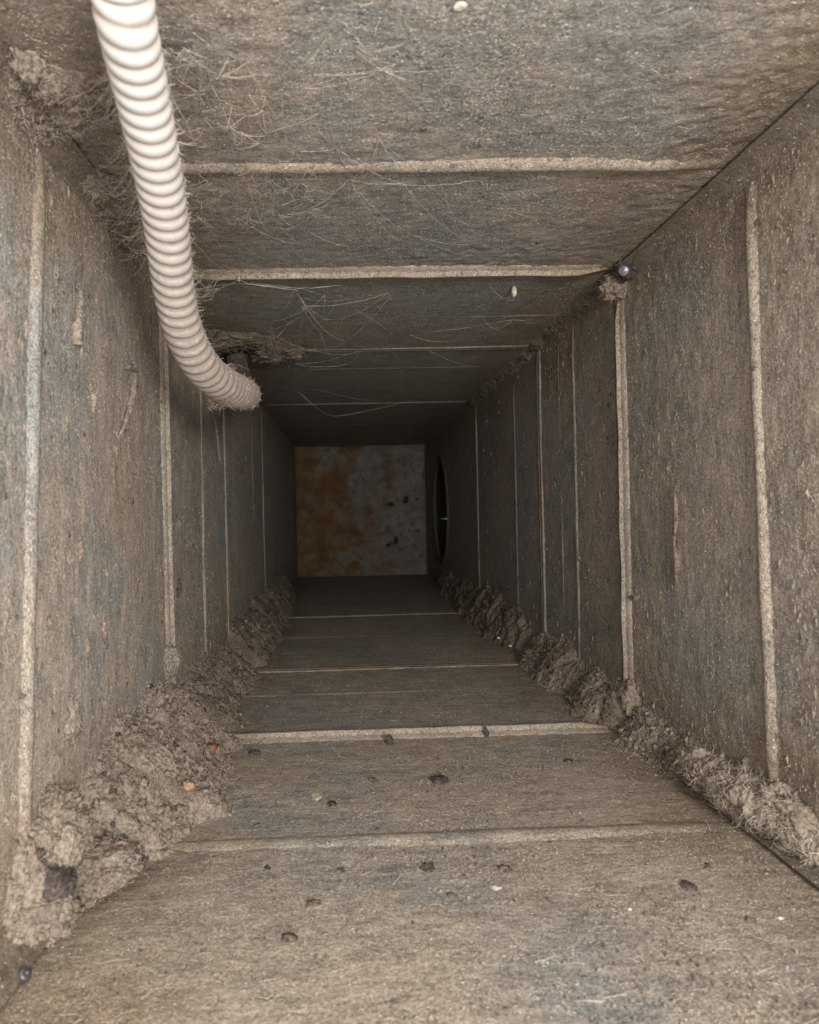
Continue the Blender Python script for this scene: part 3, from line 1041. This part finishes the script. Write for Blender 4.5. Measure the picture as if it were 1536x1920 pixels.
# ------------------------------------------------------------------ cobwebs
def threads(name, label, lines, r=0.00013, mat='thread', group=None, bead=0.16):
    V, Fc = [], []
    loc = Vector(lines[0][0])
    for ln in lines:
        pts_ = [Vector(p) for p in ln]
        if len(pts_) == 2:
            a, b = pts_
            L = (b - a).length
            pts_ = [a.lerp(b, t) - Vector((0, 0, L * 0.05 * 4 * t * (1 - t))) for t in (0, .2, .4, .6, .8, 1)]
        sm = catmull(pts_, 7)
        L = sum((b - a).length for a, b in zip(sm, sm[1:]))
        j = min(0.00022, L * 0.005)
        sm = [p + Vector((R.gauss(0, j), R.gauss(0, j), R.gauss(0, j))) if 0 < i < len(sm) - 1 else p for i, p in enumerate(sm)]
        rs = R.uniform(0.7, 1.35) * r * 0.62
        rads = [rs * (1 + (R.random() < bead) * R.uniform(0.2, 1.6)) for _ in sm]
        v, f = tube(sm, lambda i, a: rads[i], 4, False)
        o = len(V)
        V += v
        Fc += [tuple(x + o for x in q) for q in f]
    o = mesh(name, V, Fc, M[mat], None, True, loc)
    tag(o, label, 'cobweb', group)
    return o


def C(px, py, lift=0.0015):
    return on(px, py, 'ceiling', lift)


def web_net(box, nlines, lift, seed, wall='ceiling', lmin=20, lmax=110):
    r_ = random.Random(seed)
    out = []
    x0, y0, x1, y1 = box
    nodes = [(r_.uniform(x0, x1), r_.uniform(y0, y1)) for _ in range(int(nlines * 0.7))]
    for k in range(nlines):
        a = r_.choice(nodes)
        near = sorted(nodes, key=lambda q: (q[0] - a[0]) ** 2 + (q[1] - a[1]) ** 2)
        b = r_.choice(near[2:16])
        la, lb = r_.uniform(*lift), r_.uniform(*lift)
        out.append([on(a[0], a[1], wall, la), on(b[0], b[1], wall, lb)])
    return out


def con_pt(py, side=1):                          # a point on the flank of the conduit at a photo height
    best = min(pts, key=lambda p: abs(960 - F_PX * p.z / p.y - py) + (0 if p.y < 0.66 else 9e3))
    return best + Vector((side * RAD * 1.06, 0, 0.002))


L1 = [[con_pt(140), C(378, 110), C(450, 40)], [con_pt(140), C(360, 112), C(432, 0)], [con_pt(165), C(345, 165), C(372, 205)], [con_pt(180), C(370, 208), C(395, 150)],
      [C(372, 208), C(386, 190), C(420, 105)], [C(386, 192), C(440, 142), C(478, 118)], [C(420, 95), C(452, 116), C(490, 118)], [C(400, 180), C(470, 135), C(475, 118)],
      [C(462, 165), C(520, 110), C(590, 40)], [C(480, 160), C(497, 176), C(560, 150), C(650, 140)], [C(350, 108), C(338, 160)], [C(360, 60), C(400, 85), C(420, 60)],
      [C(400, 165), C(415, 205), C(440, 260)], [C(545, 100), C(558, 125), C(570, 150)]] + web_net((315, 80, 500, 280), 130, (0.0005, 0.012), 5)
threads('cobweb', 'tangled dusty cobweb beside the upper part of the conduit on the near ceiling', L1, 0.00014)
L2 = web_net((350, 300, 600, 430), 320, (0.0005, 0.010), 6) + [[con_pt(395), C(450, 385), C(540, 360)], [con_pt(410), C(430, 395), C(520, 400)], [con_pt(370), C(400, 345), C(480, 320)]]
threads('cobweb', 'dense fine cobweb mat under the first ceiling bead right of the conduit', L2, 0.00011)
dj = 0.632


def Q(px, py, d): return P(px, py, d)


L3 = [[con_pt(548), Q(420, 538, .55), Q(480, 505, .62)], [con_pt(520), Q(400, 528, .55), Q(455, 516, .62)], [con_pt(545), Q(450, 532, .60), C(560, 540, .01), C(640, 535, .005)],
      [con_pt(452), Q(420, 508, .57), Q(470, 532, .63), Q(560, 545, .66)], [con_pt(575), Q(380, 562, .50), Q(402, 545, .55)], [con_pt(500), Q(385, 512, .5), Q(402, 530, .55)],
      [con_pt(540), Q(370, 530, .45), Q(378, 525, .5)], [con_pt(590), Q(362, 575, .47), Q(358, 600, .46)]] + \
     [[con_pt(R.uniform(500, 560)), Q(R.uniform(375, 420), R.uniform(505, 548), .55)] for _ in range(9)]
threads('cobweb', 'fan of thick dusty threads pulled from the conduit to the first ceiling joint', L3, 0.00026)
L4 = [[Q(470, 530, .63), Q(570, 543, .66), Q(640, 565, .72), Q(730, 592, .79), C(800, 600, .002)], [Q(505, 545, .66), Q(520, 590, .74), C(545, 608, .002)],
      [Q(655, 525, .64), Q(620, 585, .72), Q(560, 640, .83), Q(510, 690, .95)], [Q(640, 530, .64), Q(615, 600, .75), C(600, 628, .002)],
      [Q(520, 632, .80), Q(570, 580, .76), Q(640, 545, .7), C(700, 528, .006)], [Q(665, 580, .74), Q(715, 610, .80), C(735, 628, .004)],
      [C(455, 555, .01), Q(450, 590, .72), C(443, 622, .004)], [Q(770, 545, .70), Q(800, 575, .75), C(870, 606, .002)],
      [Q(900, 505, .632), Q(893, 560, .70), Q(900, 590, .77), Q(930, 618, .8), Q(960, 602, .78)], [Q(680, 645, .9), Q(760, 630, .86), Q(870, 615, .82), Q(960, 600, .78), C(1000, 606, .003)],
      [Q(905, 520, .65), Q(925, 545, .68), Q(948, 560, .69), Q(962, 545, .68)], [Q(770, 628, .84), Q(840, 640, .88)], [Q(800, 655, .925), Q(860, 682, .97), Q(895, 678, .95), Q(935, 618, .83)],
      [Q(860, 680, .97), C(882, 708, .004)], [Q(735, 660, .93), Q(750, 685, .99), Q(754, 730, 1.08)], [Q(560, 735, 1.0), Q(618, 778, 1.06), Q(690, 770, 1.1), Q(775, 750, 1.15)],
      [Q(590, 730, 1.05), Q(680, 750, 1.15), C(760, 755, .003)], [Q(500, 690, .95), Q(540, 660, .9)], [Q(535, 700, .98), Q(555, 650, .9)]] + web_net((500, 540, 760, 700), 36, (0.002, 0.02), 9)
threads('cobweb', 'loose long cobweb strands criss-crossing below the ceiling beyond the first joint', L4, 0.00023)
L5 = [[C(655, 195), C(700, 235), C(760, 300)], [C(665, 205), C(745, 235), C(865, 290)], [C(740, 290), C(800, 345), C(870, 405)], [C(770, 320), C(790, 365), C(800, 375)], [C(820, 395), C(880, 425), C(890, 450)],
      [C(590, 215), C(580, 270), C(570, 300)], [C(830, 480), C(890, 465)], [C(740, 70), C(770, 20)], [C(560, 120), C(572, 160), C(660, 140)]] + web_net((430, 60, 900, 480), 90, (0.0004, 0.004), 12)
threads('cobweb', 'sparse thin cobweb threads spread over the middle of the near ceiling', L5, 0.00011)
WL = lambda px, py, l=0.001: on(px, py, 'left', l)
L6 = [[WL(0, 320, .004), WL(60, 385, .006), WL(110, 440, .001)], [WL(5, 280, .003), WL(70, 340, .001)], [WL(100, 520), WL(150, 495, .004), WL(230, 420, .002)], [WL(40, 555), WL(110, 535, .003), WL(165, 545)],
      [WL(205, 580), WL(240, 610, .002)], [WL(255, 730, .004), WL(300, 690, .008), con_pt(655, -1)], [WL(150, 560), WL(160, 500, .003)]]
threads('cobweb', 'few cobweb threads strung across the upper left wall', L6, 0.00016)
L7 = [[con_pt(y, -1), P(R.uniform(150, 190) + (y - 150) * 0.22, y + R.uniform(-30, 60), .36 + (y - 150) * .0003)] for y in [R.uniform(120, 470) for _ in range(60)]] + \
     [[con_pt(430, -1), P(262, 405, .43), P(222, 392, .46)], [con_pt(455, -1), P(262, 420, .42), P(245, 395, .44)], [con_pt(150, -1), P(165, 170, .32), P(110, 195, .345)]]
threads('cobweb', 'dusty cobweb strands tying the outer side of the conduit to the upper left corner', L7, 0.0002)


# ------------------------------------------------------------------ dust shreds hanging on the left wall
def shred(name, label, path, widths, wall, mat='lint', cat='dust shred', lift=0.003, fib=120):
    P_ = [on(px, py, wall, lift if 0 < i < len(path) - 1 else lift * 0.5) for i, (px, py) in enumerate(path)]
    sm = catmull(P_, 10)
    n_ = len(sm)
    wf = lerp([(i * 10, w * P_[i].y / F_PX * 0.5) for i, w in enumerate(widths)])
    vs, fs = tube(sm, lambda i, a: max(0.0002, wf(i) * (1 + 0.35 * nz((math.cos(a), math.sin(a), i * .3), 1.5, i * 0.01))), 12)
    root = empty(name, sm[0])
    tag(root, label, cat, 'dust shreds on the %s wall' % wall)
    b = mesh('dust_body', vs, fs, M[mat], root)
    if fib:
        sample_fibres(b, fib, 0.0012, 0.004, 0.00022, M['fibre'], root)
    return root


shred('dust_shred', 'long tapering dust streamer on the left wall below the bend of the conduit', [(253, 695), (250, 730), (243, 765), (232, 800), (222, 820)], [6, 13, 12, 8, 3], 'left', 'lint_pale')
shred('dust_shred', 'wedge of matted dust stuck sideways on top of the long streamer', [(252, 690), (240, 688), (226, 692)], [16, 10, 2], 'left', 'lint_pale')
shred('dust_shred', 'broad crusty dust strip hanging high on the near left wall', [(152, 545), (150, 580), (145, 615), (143, 645)], [6, 14, 20, 22], 'left', 'lint_pale')
shred('dust_shred', 'small crumpled dust tuft on the left wall between the two long streamers', [(172, 738), (176, 750), (174, 775)], [10, 12, 3], 'left', 'lint_pale')
shred('dust_shred', 'pale scale of dust on the left wall beside the near bead', [(163, 1195), (164, 1212), (163, 1232)], [4, 12, 3], 'left', 'lint_pale', fib=0)
shred('dust_shred', 'thin white dust streak below the conduit bend on the left wall', [(403, 785), (408, 820), (412, 865)], [3, 5, 3], 'left', 'lint_pale')
shred('dust_shred', 'dark dead insect-like speck beside the first left joint strip', [(334, 1085), (336, 1105), (333, 1122)], [5, 11, 3], 'left', 'lint_dark', fib=30)
shred('dust_shred', 'narrow vertical dust scar on the left wall midway to the joint strip', [(196, 1150), (195, 1180), (200, 1215)], [5, 10, 8], 'left', 'lint', fib=60)
shred('dust_shred', 'short lens of dust low on the left wall left of the dust scar', [(150, 1005), (152, 1025), (150, 1055)], [4, 14, 4], 'left', 'lint', fib=40)
shred('dust_shred', 'small dark lens of dust on the left wall near the middle of the joint strip', [(253, 1080), (255, 1100), (253, 1118)], [3, 9, 3], 'left', 'lint_brown', fib=40)
shred('dust_shred', 'faint dust shaving near the left frame edge above the lint mound', [(90, 1150), (93, 1170), (90, 1180)], [4, 13, 4], 'left', 'lint', fib=20)
shred('dust_shred', 'ragged vertical dust scar on the right wall between the bead and joint', [(1266, 915), (1268, 970), (1265, 1020), (1270, 1060), (1266, 1110)], [6, 9, 5, 12, 4], 'right', 'lint_brown')
shred('dust_shred', 'frayed dust tuft crossing the first right joint strip', [(1178, 1118), (1192, 1122), (1200, 1118)], [6, 8, 5], 'right', 'lint')
shred('dust_shred', 'ragged dust shred on the right wall just above the fluffy lint roll', [(1402, 1420), (1398, 1445), (1408, 1480)], [14, 14, 8], 'right', 'lint')


# ------------------------------------------------------------------ small debris
GROUP = {('crumb', 'floor'): 'crumbs strewn over the duct floor', ('paint_flake', 'floor'): 'pale flakes on the duct floor', ('crumb', 'ceiling'): 'crumbs stuck to the duct ceiling',
         ('seed_husk', 'floor'): 'husks on the duct floor', ('dust_tuft', 'floor'): 'fuzzy tufts on the first floor joint'}


from mathutils.bvhtree import BVHTree


def solid_bvh(objs):
    V, Fc = [], []
    for o in objs:
        k = len(V)
        off = Vector(o.location)
        V += [v.co + off for v in o.data.vertices]
        Fc += [tuple(i + k for i in p.vertices) for p in o.data.polygons]
    return BVHTree.FromPolygons(V, Fc)


SOLID = solid_bvh([o for o in COL.objects if o.type == 'MESH' and o.name.split('.')[0] in ('lint_body', 'floor', 'wall_left', 'joint_strip', 'trim_3', 'trim_4')])


def hit(px, py):
    loc, nrm, i, d = SOLID.ray_cast(Vector((0, 0, 0)), ray(px, py))
    return loc, nrm


def crumb(name, label, cat, at, size, mat, wall='floor', seed=0.0, amp=0.35, rotz=0.0, sub=3, sink=0.35):
    fr = {'floor': Vector((0, 0, 1)), 'ceiling': Vector((0, 0, -1)), 'left': Vector((1, 0, 0)), 'right': Vector((-1, 0, 0))}[wall]
    c = on(at[0], at[1], wall, 0.0014)
    if wall == 'floor':
        c = hit(*at)[0] + Vector((0, -0.0004, 0.0006))
    k = c.y / F_PX
    a, b, h = size[0] * k * 0.5, size[1] * k * 0.5, size[2] * k * 0.5
    V, Fs = ico(sub)
    u = fr.orthogonal().normalized()
    if wall in ('floor', 'ceiling'):
        u = Vector((1, 0, 0))
    else:
        u = Vector((0, 1, 0))
    v = fr.cross(u)
    u2 = u * math.cos(rotz) + v * math.sin(rotz)
    v2 = fr.cross(u2)
    vs = []
    for q in V:
        d = 1 + amp * fbm(q, 1.7, 3, seed)
        vs.append(c + (u2 * q.x * a + v2 * q.y * b + fr * (q.z * h + h * (1 - sink))) * d)
    o = mesh(name, vs, Fs, M[mat], None, True, c)
    tag(o, label, cat, GROUP.get((name, wall)))
    return o


# size: width, depth along the duct (foreshortened in the photo, so longer), height -- in photo pixels
CR = [
    ('crumb', 'black crumb on the floor right of the pale star flake', 'crumb', (623, 1512), (18, 30, 7), 'crumb_dark', 0.2),
    ('crumb', 'dark ragged crumb behind the black one, nearer the first floor joint', 'crumb', (700, 1466), (15, 26, 6), 'crumb_dark', 0.6),
    ('crumb', 'small round dark crumb on the floor just before the first floor bead', 'crumb', (708, 1558), (9, 14, 5), 'crumb_dark', 0.0),
    ('crumb', 'brown crumb on the floor near the toe of the lower left drift', 'crumb', (483, 1553), (14, 22, 7), 'lint_brown', 0.3),
    ('dead_beetle', 'glossy dark beetle shell on the floor centre left', 'beetle', (543, 1765), (32, 34, 11), 'crumb_dark', 0.7),
    ('crumb', 'glossy black-green seed on the floor below the first floor bead', 'crumb', (640, 1637), (13, 18, 9), 'crumb_green', 0.4),
    ('crumb', 'greenish black crumb beside the fibre tuft at the centre of the floor', 'crumb', (803, 1631), (26, 34, 9), 'crumb_green', 0.1),
    ('crumb', 'dark crumb on the floor right of the greenish one', 'crumb', (947, 1632), (22, 30, 8), 'crumb_dark', 0.5),
    ('crumb', 'brown crumb lying below the right of two dark crumbs', 'crumb', (848, 1684), (18, 26, 8), 'lint_brown', 0.2),
    ('crumb', 'dark crumb pile left of centre just before the first floor joint', 'crumb', (825, 1466), (34, 34, 9), 'lint_dark', 0.0),
    ('crumb', 'small black chip on the floor near the middle of the right half', 'crumb', (1066, 1430), (16, 24, 5), 'crumb_dark', -0.5),
    ('crumb', 'dark twiggy crumb on the right half of the floor below the first bead', 'crumb', (1290, 1665), (28, 34, 8), 'lint_dark', 0.3),
    ('crumb', 'flat green-black scale on the floor left of the dark twiggy crumb', 'crumb', (1322, 1627), (30, 22, 4), 'crumb_green', 0.4),
    ('crumb', 'dark grain at the bottom left of the floor beside the corner flange', 'crumb', (177, 1866), (9, 10, 6), 'crumb_dark', 0.0),
    ('crumb', 'round black grain on the bare floor left of the bottom centre', 'crumb', (427, 1820), (8, 9, 6), 'crumb_dark', 0.0),
    ('crumb', 'black sliver at the bottom edge of the floor centre left', 'crumb', (545, 1898), (12, 12, 5), 'crumb_dark', 0.4),
    ('crumb', 'tiny dark grain upper of a pair below the seed', 'crumb', (673, 1667), (7, 9, 5), 'crumb_dark', 0.0),
    ('crumb', 'tiny dark grain lower of a pair below the seed', 'crumb', (646, 1684), (6, 8, 4), 'crumb_dark', 0.0),
    ('crumb', 'brown crumb near the bottom right corner of the floor', 'crumb', (1408, 1730), (18, 24, 7), 'lint_brown', 0.2),
    ('seed_husk', 'curved red-brown husk on the floor beside the lower left flange', 'husk', (206, 1780), (14, 26, 6), 'husk_red', 0.7),
    ('seed_husk', 'orange husk at the very bottom of the floor left of centre', 'husk', (322, 1912), (18, 22, 5), 'husk_orange', 0.6),
    ('paint_flake', 'pale five-pointed flake on the floor left of the black crumb', 'flake', (594, 1497), (20, 44, 4), 'flake', 0.2),
    ('paint_flake', 'pale tan flake on the floor right of bottom centre', 'flake', (929, 1668), (18, 26, 6), 'flake', 0.9),
    ('paint_flake', 'small grey flake beside a dark curl left of the floor centre', 'flake', (476, 1645), (16, 18, 6), 'lint_pale', 0.2),
    ('paint_flake', 'bright white sliver low on the right half of the floor', 'flake', (1181, 1708), (10, 6, 4), 'chip_white', 0.6),
    ('paint_flake', 'bright white speck at the lower right of the floor', 'flake', (1463, 1724), (9, 9, 4), 'chip_white', 0.0),
    ('paint_flake', 'tiny white chip right of the glossy seed', 'flake', (679, 1645), (7, 9, 4), 'chip_white', 0.0),
    ('crumb', 'small dark curl on the floor left of the centre below the bead', 'crumb', (502, 1632), (12, 18, 6), 'lint_dark', 0.3),
    ('crumb', 'brown ring-like lint lump on the floor left of bottom centre', 'crumb', (588, 1702), (34, 30, 9), 'lint', 0.2),
    ('leaf_bit', 'rust-red leaf chip on the lower left drift at the end of the first floor joint', 'leaf', (396, 1407), (26, 26, 16), 'husk_red', 0.9),
    ('dust_tuft', 'dark fuzzy tuft on the front of the first floor joint left of centre', 'tuft', (730, 1398), (14, 20, 22), 'lint_dark', 0.0),
    ('dust_tuft', 'dark fuzzy tuft on the front of the first floor joint right of centre', 'tuft', (912, 1383), (10, 14, 20), 'lint_dark', 0.0),
    ('crumb', 'dark curled crumb on the floor joint beside the rust-red chip', 'crumb', (478, 1418), (22, 20, 12), 'lint_dark', 0.3),
    ('paint_flake', 'white glinting chip upper of two beside the far right drift', 'flake', (935, 1198), (6, 8, 4), 'chip_white', 0.0),
    ('paint_flake', 'white glinting chip lower of two beside the far right drift', 'flake', (957, 1213), (7, 8, 4), 'chip_white', 0.0),
]
for i, (nm, lb, ct, at, sz, mt, rz) in enumerate(CR):
    crumb(nm, lb, ct, at, sz, mt, 'floor', i * 3.3, 0.4, rz)
crumb('dust_pebble', 'orange-brown dust pebble on the face of the lower left drift', 'pebble', (352, 1481), (22, 24, 20), 'husk_orange', 'floor', 77.0, 0.6)
crumb('crumb', 'dark hole-like crumb stuck on the near right bead', 'crumb', (1423, 691), (9, 10, 12), 'crumb_dark', 'right', 81.0, 0.2, 0, 3, 0.2)
crumb('crumb', 'black crumb stuck to the near ceiling right of centre', 'crumb', (903, 216), (9, 12, 6), 'crumb_dark', 'ceiling', 82.0)
crumb('crumb', 'flat black crumb stuck to the ceiling left of the other black crumb', 'crumb', (795, 240), (13, 12, 5), 'crumb_dark', 'ceiling', 83.0)
crumb('crumb', 'small black crumb on the ceiling right before the first joint', 'crumb', (1010, 452), (10, 14, 5), 'crumb_dark', 'ceiling', 84.0)
crumb('paint_flake', 'pale loose flake stuck at the top edge of the ceiling', 'flake', (863, 10), (26, 26, 8), 'flake', 'ceiling', 85.0)
crumb('crumb', 'dark speck on the right of the near left bead', 'crumb', (36, 1305), (6, 10, 14), 'crumb_dark', 'left', 86.0)
crumb('cocoon', 'tiny pale cocoon hanging under the ceiling right of the first joint', 'cocoon', (964, 537), (11, 14, 22), 'flake', 'ceiling', 87.0, 0.15, 0, 3, 0.1)

# screws through the corners
screw('screw', (X1 - 0.013, 0.598, Z1 - 0.0120), (-0.45, -1.0, -0.35), 0.0024, 0.003, M['screw'], 'shiny silver screw tip at the upper right end of the first ceiling joint')
b0 = hit(46, 1828)[0]
screw('screw', tuple(b0), (0.7, -0.5, 0.7), 0.0015, 0.004, M['screw_dark'], 'dark glinting screw on the lower left corner flange')
screw('screw', (-0.085, 0.6215, Z1 - 0.0075), (0, -0.5, -1), 0.0012, 0.003, M['screw'], 'tiny bright screw tip under the first ceiling joint left of centre')

clump('dark lump painted as a shaded crevice high on the wall side of the lower left lint drift', hit(207, 1487)[0] * 1.006, (0.0034, 0.003, 0.0046), 'flake_hollow_dark', 0, 4, 0.3, 2.0, 31.0, name='crevice_shade')  # solid dark lump stands in for the shade of a small hollow
